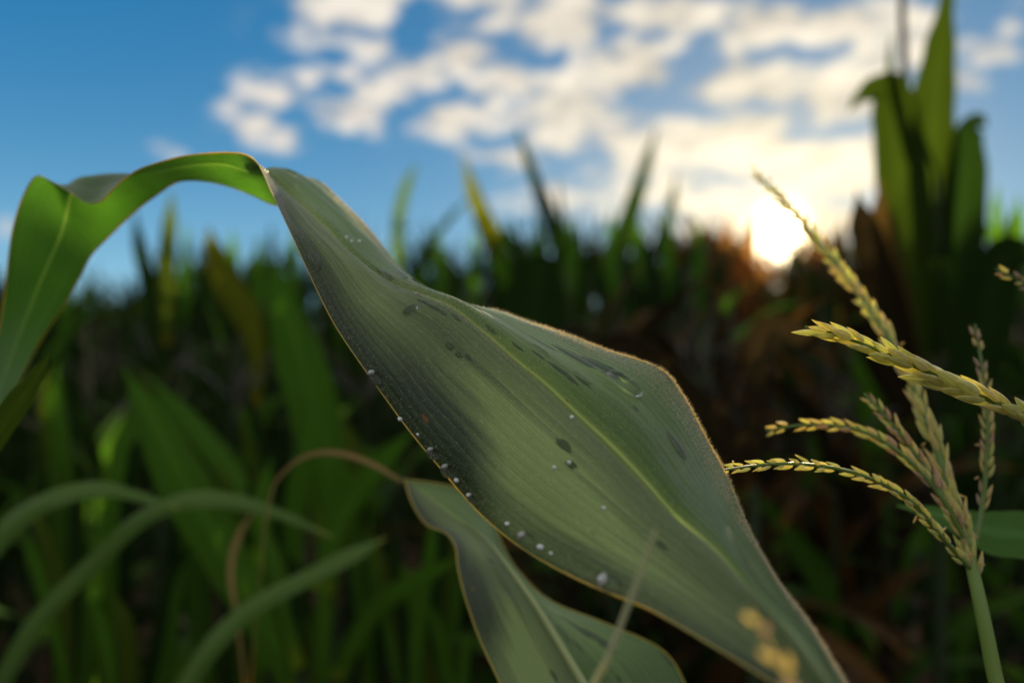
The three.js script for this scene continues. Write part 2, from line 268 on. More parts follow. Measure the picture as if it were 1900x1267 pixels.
// the tall plant on the right
{
  const g = standing('tall backlit maize plant rising out of the top of the view', 1740, 1.5, 330, [
    [[[1715, 660, 1.5, 60], [1692, 480, 1.5, 92], [1672, 330, 1.5, 92], [1660, 220, 1.5, 80], [1650, 166, 1.5, 64], [1622, 164, 1.49, 44], [1592, 184, 1.48, 18], [1576, 206, 1.47, 4]], M.lit, { roll: .25, fold: .12, seed: 15, n: 44 }],
    [[[1730, 480, 1.52, 70], [1732, 280, 1.52, 86], [1738, 180, 1.52, 76], [1748, 90, 1.52, 54], [1758, 10, 1.52, 28], [1768, -60, 1.52, 4]], M.lit, { roll: -.35, fold: .3, seed: 16 }],
    [[[1756, 640, 1.5, 70], [1775, 470, 1.5, 84], [1790, 330, 1.5, 72], [1796, 250, 1.5, 52], [1812, 226, 1.48, 34], [1832, 234, 1.46, 5]], M.deep, { roll: .35, fold: .2, seed: 17 }],
    [[[1655, 60, 1.5, 2], [1652, 120, 1.5, 12], [1660, 170, 1.5, 20], [1690, 300, 1.5, 20]], M.lit, { seed: 18 }],
    [[[1700, 760, 1.4, 50], [1640, 560, 1.36, 72], [1604, 430, 1.34, 56], [1590, 352, 1.32, 3]], M.umber, { roll: .3, seed: 19 }],
    [[[1705, 760, 1.45, 50], [1660, 560, 1.43, 64], [1640, 430, 1.42, 50], [1632, 335, 1.41, 3]], M.rust, { roll: -.3, seed: 37 }],
    [[[1690, 780, 1.38, 50], [1615, 640, 1.35, 56], [1570, 520, 1.33, 44], [1556, 440, 1.32, 3]], M.umber, { roll: .4, seed: 38 }],
    [[[1790, 780, 1.4, 80], [1830, 600, 1.38, 100], [1870, 480, 1.36, 80], [1920, 470, 1.34, 40]], M.deep, { roll: -.3, seed: 20 }],
  ]);
  const b = g.position; part('tassel', tube([P(1735, 330, 1.55), P(1690, 200, 1.55), P(1677, 80, 1.55), P(1674, -80, 1.55)], [.004, .006, .007, .006], 6, 16).translate(-b.x, 0, -b.z), M.tassel, g);
}
// dark blades added to keep the sun off the two leaves
{
  const r = rngOf(88);
  standing('added shading maize plant with a drooping dark blade in the gap between the two leaves', 1400, 1.0, 900, [[[[1100, 700, 1.0, 50], [1150, 650, 1.0, 70], [1200, 690, 1.0, 90], [1260, 740, 1.0, 90], [1320, 785, 1.0, 70], [1400, 900, 1.0, 20]], M.umber, { seed: 34, fold: .1, n: 30 }], [[[1400, 860, 1.0, 30], [1402, 690, 1.0, 40], [1420, 612, 1.0, 50], [1456, 609, 1.0, 42], [1492, 626, 1.0, 40], [1540, 672, 1.0, 4]], M.umber, { seed: 36, fold: .1, n: 30 }]]);
  // thin fresh blades in the lower left
  const low = [[90, 1.1, 820], [150, 1.3, 700], [210, 1.0, 980], [330, 1.2, 640], [400, 1.05, 760], [470, 1.3, 690], [520, 1.0, 1000], [640, 1.2, 760], [700, 1.05, 930], [760, 1.2, 880], [820, 1.1, 1020], [60, 1.25, 640]];
  for (const [x, d, y] of low) standing('young maize plant with thin fresh green blades in the dark lower growth', x + 60, d, 1300, [0, 1, 2, 3].map((i) => { const tx = x + (r() - .35) * 220, ty = y + r() * 160, bx = x + 60, w = 16 + r() * 22; return [[[tx, ty, d, 3], [lerp(tx, bx, .25) + (r() - .5) * 20, ty + 70, d, w], [lerp(tx, bx, .6), ty + 190, d, w * 1.3], [bx, 1330, d, w]], [M.green, M.olive, M.green, M.deep][i], { seed: x + i * 7, roll: (r() - .5), n: 18, cols: 5 }]; }), { group: 'thin blades in the lower left' });
  // spiky tops along the skyline
  const spots = [[120, 3.0, 480], [345, 2.8, 415], [430, 3.3, 425], [480, 2.9, 440], [545, 3.3, 425], [640, 3.0, 455], [690, 3.4, 440], [815, 3.0, 430], [880, 3.4, 425], [935, 2.9, 405], [1000, 3.2, 395], [1060, 3.0, 400], [1135, 3.1, 385], [1185, 3.6, 405], [1240, 3.4, 395], [1295, 3.6, 405], [1850, 2.6, 345], [1890, 3.0, 360]];
  for (const [x, d, y] of spots) standing('dark maize plant with thin upright leaf tips on the blurred skyline', x, d, y + 190, [0, 1, 2].map((i) => { const dx = (i - 1) * (18 + r() * 26), h = i === 1 ? 0 : 25 + r() * 50; return [[[x + dx * 1.5, y + h, d, 3], [x + dx, y + h + 50, d, 14 + r() * 10], [x + dx * .5, y + h + 110, d, 22 + r() * 10], [x, y + 230, d, 18]], [M.deep, M.green, M.deep][i], { seed: x + i, roll: (r() - .5) * .8, n: 14, cols: 5 }]; }), { group: 'leaf tips on the skyline' });
}
standing('added shading maize plant, dark upright blade hidden low behind the middle of the leaf', 1015, 1.6, 700, [[[[1004, 470, 1.6, 30], [1000, 500, 1.6, 84], [994, 560, 1.6, 124], [1000, 720, 1.6, 120]], M.deep, { seed: 35, fold: .1 }]]);  // added to shade the hanging part of the arched leaf
standing('glare-tinted orange maize plant with short upright blades on the left of the sun', 1365, 5, 560, [[[[1402, 396, 5, 3], [1394, 440, 5, 24], [1384, 500, 5, 38], [1370, 700, 5, 34]], M.dry, { seed: 71 }], [[[1352, 404, 5, 3], [1350, 450, 5, 30], [1356, 530, 5, 46], [1364, 720, 5, 30]], M.dry, { seed: 72, roll: .3 }], [[[1318, 418, 5, 3], [1326, 460, 5, 30], [1340, 540, 5, 44], [1360, 720, 5, 30]], M.rust, { seed: 73 }], [[[1285, 430, 5, 3], [1298, 480, 5, 30], [1320, 560, 5, 40], [1358, 730, 5, 30]], M.rust, { seed: 74 }], [[[1420, 455, 5, 3], [1412, 520, 5, 26], [1395, 600, 5, 34], [1370, 740, 5, 30]], M.dry, { seed: 75 }], [[[1372, 440, 5, 3], [1372, 500, 5, 40], [1370, 720, 5, 44]], M.dry, { seed: 78 }]]);
standing('glare-tinted orange maize plant with short upright blades on the right of the sun', 1535, 5.1, 560, [[[[1496, 452, 5.1, 3], [1502, 500, 5.1, 26], [1514, 570, 5.1, 36], [1532, 740, 5.1, 30]], M.dry, { seed: 76 }], [[[1524, 425, 5.1, 3], [1526, 480, 5.1, 34], [1530, 560, 5.1, 40], [1536, 740, 5.1, 30]], M.dry, { seed: 77 }], [[[1562, 405, 5.1, 3], [1556, 460, 5.1, 34], [1546, 560, 5.1, 40], [1538, 740, 5.1, 30]], M.rust, { seed: 79 }], [[[1476, 478, 5.1, 3], [1484, 560, 5.1, 26], [1520, 700, 5.1, 40]], M.rust, { seed: 80 }]]);
// lower left: blades in the half shade
standing('maize plant with a wide green blade slanting down behind the grey arched blades', 560, .98, 1250, [
  [[[228, 680, 1.1, 4], [282, 780, 1.06, 62], [346, 900, 1.02, 92], [420, 1030, 1.0, 84], [500, 1180, .98, 60], [560, 1290, .98, 40]], M.green, { roll: .25, seed: 21 }],
  [[[270, 690, 1.2, 4], [360, 790, 1.15, 46], [430, 880, 1.1, 44], [500, 1020, 1.03, 34], [555, 1240, .98, 26]], M.green, { roll: .5, seed: 22 }]]);
standing('maize plant at the lower left with two overlapping grey-green arched blades', -40, .78, 1150, [
  [[[-40, 1050, .75, 34], [20, 972, .73, 40], [95, 925, .72, 36], [180, 905, .73, 30], [255, 920, .74, 20], [330, 942, .75, 4]], M.blue, { roll: .5, seed: 23 }],
  [[[-35, 1330, .8, 36], [60, 1160, .8, 36], [170, 1045, .79, 34], [265, 960, .78, 32], [360, 925, .77, 34], [440, 930, .77, 28], [530, 958, .78, 18], [615, 995, .79, 4]], M.blue, { roll: .45, seed: 24 }]]);
standing('maize plant with one grey-green blade rising from the bottom edge', 300, .78, 1330, [[[[310, 1330, .75, 38], [385, 1205, .75, 38], [460, 1130, .76, 36], [560, 1075, .78, 32], [650, 1030, .8, 30], [715, 998, .82, 4]], M.blue, { roll: .5, seed: 25 }]]);
standing('maize plant with a short bright pointed blade at the left edge', -160, .43, 980, [[[[93, 652, .42, 4], [66, 700, .42, 28], [30, 752, .42, 44], [-60, 880, .43, 50]], leafMat(.07, .12, .008, .5), { roll: .3, seed: 26 }]]);
standing('maize plant with dim narrow blades low between the arched blades and the lower leaf', 600, 1.05, 1280, [
  [[[860, 1030, 1.0, 4], [780, 1075, 1.0, 36], [700, 1130, 1.02, 40], [620, 1260, 1.04, 30]], M.green, { roll: .4, seed: 27 }], [[[775, 790, 1.2, 4], [700, 870, 1.18, 50], [640, 950, 1.15, 60], [600, 1100, 1.1, 44]], M.green, { roll: .4, seed: 28 }], [[[690, 880, 1.2, 4], [640, 980, 1.15, 24], [600, 1200, 1.08, 22]], M.olive, { seed: 29 }]]);
{
  const g = standing('maize plant with dry brown curled blade ends under the leaf', 455, .8, 1300, [[[[745, 893, .56, 7], [690, 862, .57, 12], [630, 842, .59, 12], [570, 846, .62, 9], [530, 872, .64, 6], [503, 915, .67, 4], [480, 1100, .78, 2], [462, 1290, .8, 2]], M.straw, { roll: .6, seed: 30, n: 40 }], [[[468, 950, .8, 4], [440, 1000, .8, 13], [428, 1060, .8, 12], [440, 1150, .8, 6], [455, 1290, .8, 3]], M.straw, { roll: .3, seed: 31 }]]);
}
standing('maize plant whose green leaf passes behind the tassel stem on the right', 2060, .45, 1150, [[[[1665, 938, .46, 3], [1740, 955, .45, 30], [1800, 974, .445, 58], [1850, 988, .44, 80], [1920, 996, .435, 92], [2060, 1100, .43, 70]], leafMat(.10, .22, .05, .4), { roll: .45, fold: .1, seed: 32 }]]);

// each plant of a group named by where it stands
{
  const where = (x) => x < 190 ? 'behind the hanging part of the arched leaf' : x < 560 ? 'under the arched leaf' : x < 800 ? 'behind the top of the sharp leaf' : x < 1010 ? 'by the tall yellow-green blade' : x < 1260 ? 'above the bulge of the sharp leaf' : x < 1440 ? 'just left of the sun' : x < 1630 ? 'just right of the sun' : 'by the tall plant on the right';
  const kinds = { 'blurred maize plants in the nearer rows': 'dark blurred maize plant', 'brown maize plants glowing in front of the sun': 'glare-tinted low maize plant', 'far maize plants at the sun': 'far glare-tinted maize plant', 'leaf tips on the skyline': 'thin skyline leaf tips', 'thin blades in the lower left': 'young thin green maize' };
  const nth = ['first', 'second', 'third', 'fourth', 'fifth', 'sixth', 'seventh', 'eighth', 'ninth', 'tenth', 'eleventh', 'twelfth'], seen = {};
  for (const [o, x] of placed.sort((a, b) => a[1] - b[1])) { const k = o.userData.group, w = where(x), n = seen[k + w] = (seen[k + w] ?? -1) + 1; o.userData.label = kinds[k] + ' ' + w + ', ' + nth[n] + ' from the left'; }
}
// ------------------------------------------------------------------ leaves given by both edges and the midrib
function surface(table, pull = []) {           // table rows: [e1x, e1y, e1d, mx, my, md, e2x, e2y, e2d]
  const C = [0, 1, 2, 3, 4].map((k) => table.map((t, i) => {
    const e1 = P(t[0], t[1], t[2]), m = P(t[3], t[4], t[5]), e2 = P(t[6], t[7], t[8]), o = pull[i];
    const p = [e1, e1.clone().lerp(m, .5), m, m.clone().lerp(e2, .5), e2][k];
    if (o && o[k]) p.add(P(950 + o[k][0], 633.5 + o[k][1], t[5]).sub(P(950, 633.5, t[5])));
    return p;
  }));
  const cr = (a, b, c, d, t) => { const w = V(); for (const k of ['x', 'y', 'z']) w[k] = .5 * (2 * b[k] + (c[k] - a[k]) * t + (2 * a[k] - 5 * b[k] + 4 * c[k] - d[k]) * t * t + (3 * b[k] - a[k] - 3 * c[k] + d[k]) * t * t * t); return w; };
  const along = (L, s) => { const n = L.length - 1, i = Math.min(n - 1, Math.max(0, Math.floor(s))); return cr(L[Math.max(0, i - 1)], L[i], L[i + 1], L[Math.min(n, i + 2)], s - i); };
  return (s, u) => { const L = C.map((c) => along(c, s)), x = clamp(u, 0, 1) * 4, i = Math.min(3, Math.floor(x)); const A = i ? L[i - 1] : L[0].clone().multiplyScalar(2).sub(L[1]), D = i < 3 ? L[i + 2] : L[4].clone().multiplyScalar(2).sub(L[3]); return cr(A, L[i], L[i + 1], D, x - i); };
}
const T1 = [
  [-150, 1130, .51, -115, 1130, .53, -90, 1135, .55], [-150, 980, .50, -110, 985, .53, -70, 990, .56], [-60, 800, .49, -28, 790, .52, -2, 790, .55], [-12, 650, .48, 28, 640, .51, 64, 650, .54], [10, 530, .472, 75, 520, .482, 133, 540, .50], [22, 430, .46, 110, 440, .468, 165, 478, .48],
  [60, 331, .445, 122, 400, .456, 190, 450, .472], [110, 345, .432, 140, 338, .458, 225, 415, .468], [168, 379, .42, 178, 324, .452, 258, 385, .465], [205, 356, .413, 225, 321, .44, 295, 358, .462], [250, 318, .407, 275, 322, .43, 330, 337, .448], [330, 292, .398, 350, 308, .415, 385, 337, .434], [400, 284, .388, 415, 306, .405, 445, 353, .425], [450, 286, .378, 464, 320, .40, 512, 381, .428],
  [478, 304, .37, 496, 318, .397, 548, 372, .432], [498, 346, .363, 526, 345, .394, 556, 338, .432], [520, 392, .356, 560, 376, .388, 588, 334, .432], [548, 452, .349, 603, 420, .378, 640, 380, .422], [580, 522, .343, 657, 472, .367, 690, 432, .412], [618, 598, .337, 725, 522, .356, 742, 500, .402], [660, 662, .331, 790, 548, .347, 800, 548, .393],
  [705, 725, .324, 850, 573, .340, 866, 570, .385], [760, 800, .317, 905, 615, .333, 945, 588, .378], [820, 872, .309, 970, 668, .326, 1040, 616, .371], [880, 942, .301, 1040, 728, .319, 1132, 651, .364], [945, 1000, .291, 1105, 790, .310, 1225, 684, .355], [1020, 1048, .281, 1165, 852, .301, 1270, 738, .347], [1110, 1092, .269, 1225, 912, .289, 1312, 815, .338], [1200, 1128, .256, 1290, 975, .275, 1352, 890, .328],
  [1300, 1185, .241, 1360, 1045, .258, 1392, 985, .310], [1400, 1245, .225, 1430, 1120, .239, 1442, 1075, .296], [1480, 1300, .21, 1500, 1210, .219, 1505, 1160, .276], [1560, 1370, .193, 1570, 1310, .198, 1578, 1280, .25], [1640, 1450, .172, 1645, 1420, .175, 1655, 1400, .19],
];
const pull1 = { 13: { 3: [-8, -22] }, 14: { 3: [-14, -34] }, 15: { 3: [-6, -26] }, 16: { 3: [-2, -14] }, 17: { 3: [0, -6] }, 22: { 1: [-6, -6], 3: [0, -4] }, 23: { 1: [-10, -10] }, 24: { 1: [-12, -12] }, 25: { 1: [-10, -10] }, 26: { 1: [-8, -8] } };
const leaf0 = surface(T1, pull1), N1 = T1.length - 1;
const leaf1 = (s, u) => {          // rippled along its veins, its near margin rolled down
  const p = leaf0(s, u), a = leaf0(s + .05, u).sub(leaf0(s - .05, u)), u0 = clamp(u, .01, .99), b = leaf0(s, u0 + .01).sub(leaf0(s, u0 - .01)), n = a.cross(b).normalize(); if (n.dot(camera.position.clone().sub(p)) < 0) n.negate();
  const k = smooth(s, 12.5, 15) * (1 - smooth(s, 30, 32)), roll = smooth(s, 16, 18.5) * (1 - smooth(s, 25, 29));
  const rip = .00042 * fbm(u * 9, s * .55, 2.2, 2) + .00022 * noise.noise(u * 26, s * .8, 5.1) + .0016 * noise.noise(u * 3.6, s * .6, 8.4);
  return p.addScaledVector(n, k * rip * Math.sin(Math.PI * clamp(u, 0, 1)) ** .5 * 1.4 + roll * (u < .5 ? .0085 * 16 * u * (.5 - u) * (.5 + .5 * (1 - 2 * u)) : .003 * 16 * (u - .5) * (1 - u)) - k * .0016 * Math.exp(-(((u - .5) / .035) ** 2)));
};
// where on a leaf one sees a given place
const toView = (p) => { const q = p.clone().applyMatrix4(camera.matrixWorldInverse); return [950 - q.x / q.z * FPX, 633.5 + q.y / q.z * FPX, -q.z]; };
const grid1 = []; for (let s = 13.5; s <= N1; s += .05) for (let u = 0; u <= 1.0001; u += 1 / 60) grid1.push([s, u, ...toView(leaf1(s, u))]);
function findOn(x, y) { let best = null, bd = 1e9; for (const g of grid1) { const d = Math.hypot(g[2] - x, g[3] - y), c = d + g[4] * 60; if (c < bd) { bd = c; best = g; } } return best; }

const rowsN = 420, colsN = 72;
function sheetOf(f, s0, s1, n, m, extra) { const rows = []; for (let i = 0; i <= n; i++) { const s = lerp(s0, s1, i / n), row = []; for (let j = 0; j <= m; j++) row.push(f(s, j / m)); rows.push(row); } return sheet(rows, extra); }
const base1 = V(P(-190, 700, .58).x, 0, P(-190, 700, .58).z);
const heroPlant = thing('maize_plant', 'maize plant of the sharp wet leaf that arches across the picture', 'maize plant', base1);
part('stalk', tube([V(0, 0, 0), V(0, .8, 0), V(.004, 1.5, .01), V(.02, 1.78, .03)], [.016, .014, .011, .009], 12, 20), M.stalk, heroPlant);
const wetSpots = [[1010, 640, 44, 10], [1070, 662, 60, 22], [1110, 676, 50, 20], [1135, 694, 34, 14], [1045, 690, 60, 10], [1080, 704, 30, 9], [1255, 830, 40, 13], [1268, 846, 16, 10], [760, 575, 12, 26], [722, 510, 26, 10], [1045, 825, 26, 14], [1062, 862, 18, 12], [790, 560, 24, 8], [806, 572, 22, 8], [834, 640, 16, 9], [850, 655, 14, 8], [868, 664, 12, 8], [735, 532, 14, 7], [775, 545, 18, 6], [820, 582, 16, 7], [845, 590, 18, 6], [910, 612, 22, 6], [960, 640, 18, 5], [1000, 660, 26, 7], [1230, 1010, 26, 14], [1060, 700, 18, 7], [700, 500, 16, 6], [880, 610, 16, 5], [1180, 760, 12, 9], [1240, 700, 30, 8]].map(([x, y, l, w]) => [findOn(x, y), l, w]);
const TW = 768, TH = 2048, lenOf = []; { let a = 0, p = leaf1(0, .5); for (let i = 0; i <= N1 * 10; i++) { const q = leaf1(i / 10, .5); a += q.distanceTo(p); p = q; lenOf.push(a); } }
const total = lenOf[lenOf.length - 1], vOf = (s) => { const x = clamp(s, 0, N1) * 10, i = Math.min(lenOf.length - 2, Math.floor(x)); return lerp(lenOf[i], lenOf[i + 1], x - i) / total; };
const sOf = (v) => { const L = v * total; let i = 0; while (i < lenOf.length - 2 && lenOf[i + 1] < L) i++; return (i + clamp((L - lenOf[i]) / Math.max(1e-9, lenOf[i + 1] - lenOf[i]), 0, 1)) / 10; };
const sheenPatches = [[650, 500, 2.2, .14, .35], [700, 590, 1.2, .10, .2], [965, 800, 1.5, .12, .62], [900, 740, 1.2, .08, .3], [1010, 880, 1.6, .12, .5], [960, 950, 1.2, .10, .55], [1100, 1010, 2, .15, .35], [1080, 900, 1.4, .08, .3], [1250, 1090, 2.2, .16, .3], [860, 800, 1.1, .07, -.45], [800, 760, 1.4, .07, -.4], [1060, 830, 1.0, .05, -.3], [560, 360, 1.6, .2, .3], [960, 610, 1.6, .14, .25], [1120, 690, 1.4, .12, .2], [880, 900, .9, .05, -.3]].map(([x, y, a, b, k]) => { const g = findOn(x, y); return [g[0], g[1], a, b, k]; });  // highlights and dark bands of sheen, painted into the leaf colour
function leafMaps(wet) {
  const tra = new Uint8Array(TW * TH * 4), rou = new Uint8Array(TW * TH * 4), col = new Uint8Array(TW * TH * 4), bmp = new Uint8Array(TW * TH * 4), rgh = new Uint8Array(TW * TH * 4), r = rngOf(9), enc = (x) => 255 * Math.pow(clamp(x, 0, 1), 1 / 2.2);
  const speck = new Float32Array(TW * TH); for (let i = 0; i < 26000; i++) { const x = Math.floor(r() * TW), y = Math.floor(r() * TH), k = .3 + r() * .7, l = 1 + Math.floor(r() * 3); for (let j = 0; j < l; j++) speck[Math.min(TH - 1, y + j) * TW + x] = k; }
  const vein = new Float32Array(TW), rb = new Float32Array(TW); for (let x = 0; x < TW; x++) { const u = x / TW, d = Math.abs(u - .5) * 2, c = u * 30, f = Math.abs(c - Math.round(c)), c2 = u * 150, f2 = Math.abs(c2 - Math.round(c2)); vein[x] = Math.exp(-((f / .055) ** 2)) * (.55 + .45 * Math.abs(Math.sin(Math.round(c) * 12.9))) + .22 * Math.exp(-((f2 / .2) ** 2)); rb[x] = .5 + .5 * Math.cos(u * 30 * 2 * Math.PI); }
  const W = new Float32Array(TW * TH);
  for (const [g, l, w] of wet) {
    const k = g[4] / FPX, v0 = vOf(g[0]), cx = g[1] * TW, cy = v0 * TH, rl = l * .75 * k / total * TH, rw = w * .62 * k / .095 * TW;
    for (let y = Math.floor(cy - rl * 1.4); y <= cy + rl * 1.4; y++) for (let x = Math.floor(cx - rw * 1.5); x <= cx + rw * 1.5; x++) { if (x < 0 || y < 0 || x >= TW || y >= TH) continue; const d = Math.hypot((x - cx) / rw, (y - cy) / rl) + .45 * noise.noise(x / 7, y / 16, cx) + .25 * noise.noise(x / 2.5, y / 8, cy); W[y * TW + x] = Math.max(W[y * TW + x], 1 - smooth(d, .82, .98)); }
  }
  for (let y = 0; y < TH; y++) { const S = sOf(y / TH); for (let x = 0; x < TW; x++) {
    const i = y * TW + x, o = i * 4, u = x / TW, v = y / TH, d = Math.abs(u - .5) * 2;
    const uw = clamp(Math.round((u + .0022 * noise.noise(u * 14, v * 26, 6.6) + .0012 * noise.noise(u * 40, v * 70, 2.6)) * TW), 0, TW - 1), va = .55 + .6 * noise.noise(u * 60, v * 11, 8.8), st = noise.noise(u * 46, v * 7, 3) * .5 + noise.noise(u * 110, v * 16, 7) * .35 + noise.noise(u * 9, v * 9, 1) * .5, grain = noise.noise(u * 260, v * 420, 4);
    const mid = Math.exp(-((d / .022) ** 2)), midw = Math.exp(-((d / .07) ** 2)), w = W[i];
    const bl = smooth(v, vOf(12.6), vOf(14.2)), right = smooth(u, .47, .53);
    let R = .058, G = .20, B = .006;                                         // brighter green put in for the backlit glow of the arched part
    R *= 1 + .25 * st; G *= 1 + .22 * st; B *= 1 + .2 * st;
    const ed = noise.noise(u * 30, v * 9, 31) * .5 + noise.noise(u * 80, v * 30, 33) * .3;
    let waxSheen = lerp(smooth(u + .16 * ed, .0, .40) * (.46 + .25 * ed), lerp(.30, .10, smooth(S, 23, 26)) + .2 * ed, right);
    for (const [ps, pu, rs, ru, k] of sheenPatches) { const d2 = ((S - ps) / rs) ** 2 + ((u - pu) / ru) ** 2; if (d2 < 5) waxSheen += (k > 0 ? 1.7 : .8) * k * Math.exp(-d2) * (.75 + .8 * ed); }
    waxSheen = clamp(waxSheen + .20 * st + .10 * grain, 0, 1.4) * (1 - w);
    const lR = lerp(.015, .042 * (1 - .9 * w), right) + .172 * waxSheen + .018 * w, lG = lerp(.036, .118 * (1 - .75 * w), right) + .232 * waxSheen + .036 * w, lB = lerp(.005, .006, right) + .070 * waxSheen;
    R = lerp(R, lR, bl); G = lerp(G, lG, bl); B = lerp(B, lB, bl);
    const waxSheenTone = waxSheen;
    tra[o] = tra[o + 1] = tra[o + 2] = 255 * lerp(.62, lerp(.03, .15, right), bl); rou[o] = rou[o + 1] = rou[o + 2] = 255 * clamp(lerp(1, .36 + .12 * waxSheenTone, bl) , .1, 1); tra[o + 3] = rou[o + 3] = 255;                  // waxy film and down with painted highlights, gone where it is wet
    const ve = vein[uw] * va * (1 - w * .4); R += .085 * ve; G += .115 * ve; B += .022 * ve; const fine = bl * (.5 + .5 * Math.cos(uw / TW * 2 * Math.PI * 92 + 3 * noise.noise(u * 11, v * 5, 14))) * (.35 + .5 * va); R *= 1 - .34 * fine; G *= 1 - .32 * fine; B *= 1 - .36 * fine;
    R += .22 * mid + .03 * midw; G += .26 * mid + .04 * midw; B += .06 * mid;
    const sp = speck[i] * (1 - w); R += .2 * sp; G += .2 * sp; B += .15 * sp; const fl = noise.noise(u * 70, v * 210, 12.1); if (fl > .62 && bl) { const k = smooth(fl, .62, .72) * .6; R = lerp(R, .13, k); G = lerp(G, .10, k); B = lerp(B, .03, k); }
    const ry = Math.hypot((u - .075) / .008, (v - vOf(22.2)) / .0028); if (ry < 1.3) { const k = 1 - smooth(ry, .6, 1.2); R = lerp(R, .22, k); G = lerp(G, .09, k); B = lerp(B, .012, k); }
    col[o] = enc(R); col[o + 1] = enc(G); col[o + 2] = enc(B); col[o + 3] = 255;
    const h = clamp(.35 + (.10 + .14 * va) * rb[uw] + .10 * vein[uw] * va + .16 * st + .12 * grain * (1 - w) + .3 * mid + .1 * sp - .05 * w, 0, 1); bmp[o] = bmp[o + 1] = bmp[o + 2] = 255 * h; bmp[o + 3] = 255;
    const q = clamp(1 - .3 * w, .1, 1); rgh[o] = rgh[o + 1] = rgh[o + 2] = 255 * q; rgh[o + 3] = 255;
  } }
  return [col, bmp, rgh, tra, rou].map((a, i) => { const t = new THREE.DataTexture(a, TW, TH); t.magFilter = THREE.LinearFilter; if (!i) t.colorSpace = THREE.SRGBColorSpace; t.needsUpdate = true; return t; });
}
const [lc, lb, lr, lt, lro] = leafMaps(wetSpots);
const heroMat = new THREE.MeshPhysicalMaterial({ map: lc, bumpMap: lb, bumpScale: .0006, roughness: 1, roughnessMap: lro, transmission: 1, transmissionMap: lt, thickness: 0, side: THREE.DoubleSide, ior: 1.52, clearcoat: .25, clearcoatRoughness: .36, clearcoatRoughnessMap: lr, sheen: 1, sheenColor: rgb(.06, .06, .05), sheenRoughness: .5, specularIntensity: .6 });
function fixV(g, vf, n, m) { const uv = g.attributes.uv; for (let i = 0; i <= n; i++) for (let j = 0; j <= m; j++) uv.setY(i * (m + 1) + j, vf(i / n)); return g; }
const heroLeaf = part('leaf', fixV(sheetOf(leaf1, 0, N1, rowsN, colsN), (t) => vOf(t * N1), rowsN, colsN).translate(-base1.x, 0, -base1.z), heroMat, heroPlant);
tag(heroLeaf, 'sharp grey-green leaf with water drops and hairy golden edges');
const edgeTube = (f, u, s0, s1, rad, n = 200, by) => tube(Array.from({ length: 60 }, (_, i) => f(lerp(s0, s1, i / 59), u)), by ? Array.from({ length: 30 }, (_, i) => by(i / 29)) : [rad, rad], 6, n);
for (const u of [0, 1]) part('leaf_margin', edgeTube(leaf1, u, 0, N1, .0002, 260, (t) => lerp(.00055, .00026, smooth(t, .38, .46))).translate(-base1.x, 0, -base1.z), M.margin, heroLeaf);
function frameOn(f, s, u) { const p = f(s, u), a = f(s + .02, u).sub(f(s - .02, u)).normalize(), b = f(s, Math.min(1, u + .01)).sub(f(s, Math.max(0, u - .01))).normalize(), n = a.clone().cross(b).normalize(); if (n.dot(camera.position.clone().sub(p)) < 0) n.negate(); return { p, a, b: n.clone().cross(a).normalize(), n, out: b }; }
{
  const cone = new THREE.ConeGeometry(1, 1, 3, 1, true).translate(0, .5, 0), r = rngOf(17), list = [], up = V(0, 1, 0), m4 = new THREE.Matrix4(), q = new THREE.Quaternion();
  const hair = (s, u, L, rad, dir) => { q.setFromUnitVectors(up, dir.normalize()); list.push(m4.clone().compose(leaf1(s, u).sub(base1), q, V(rad, L, rad))); };
  const rough = () => V(r() - .5, r() - .5, r() - .5);
  for (let i = 0; i < 8000; i++) { const s = lerp(16.5, 32, Math.pow(r(), .8)), u = 1 - Math.pow(r(), 2.2) * .16, f = frameOn(leaf1, s, u); hair(s, u, .0006 + r() * .0016, .00008, f.n.multiplyScalar(.7).addScaledVector(f.out, .5 + r() * .6).add(rough().multiplyScalar(.9))); }
  for (let i = 0; i < 2600; i++) { const s = lerp(14, 23.5, r()), u = .5 + (r() - .5) * .12, f = frameOn(leaf1, s, u); hair(s, u, .0006 + r() * .0011, .00004, f.n.add(rough().multiplyScalar(1.0))); }
  for (let i = 0; i < 1700; i++) { const s = lerp(14, 29, r()), u = Math.pow(r(), 2) * .06, f = frameOn(leaf1, s, u); hair(s, u, .0003 + r() * .0008, .00004, f.n.multiplyScalar(.5).addScaledVector(f.out, -.8).add(rough().multiplyScalar(.7))); }
  for (let i = 0; i < 9000; i++) { const s = lerp(14, 28, r()), u = .02 + r() * .96, f = frameOn(leaf1, s, u); hair(s, u, .0003 + r() * .0005, .00003, f.n.multiplyScalar(.5).addScaledVector(f.a, 1).add(rough().multiplyScalar(.7))); }
  const im = new THREE.InstancedMesh(cone, M.hair, list.length); list.forEach((m, i) => im.setMatrixAt(i, m)); im.name = 'leaf_hair'; im.userData.kind = 'stuff'; heroLeaf.add(im);
}
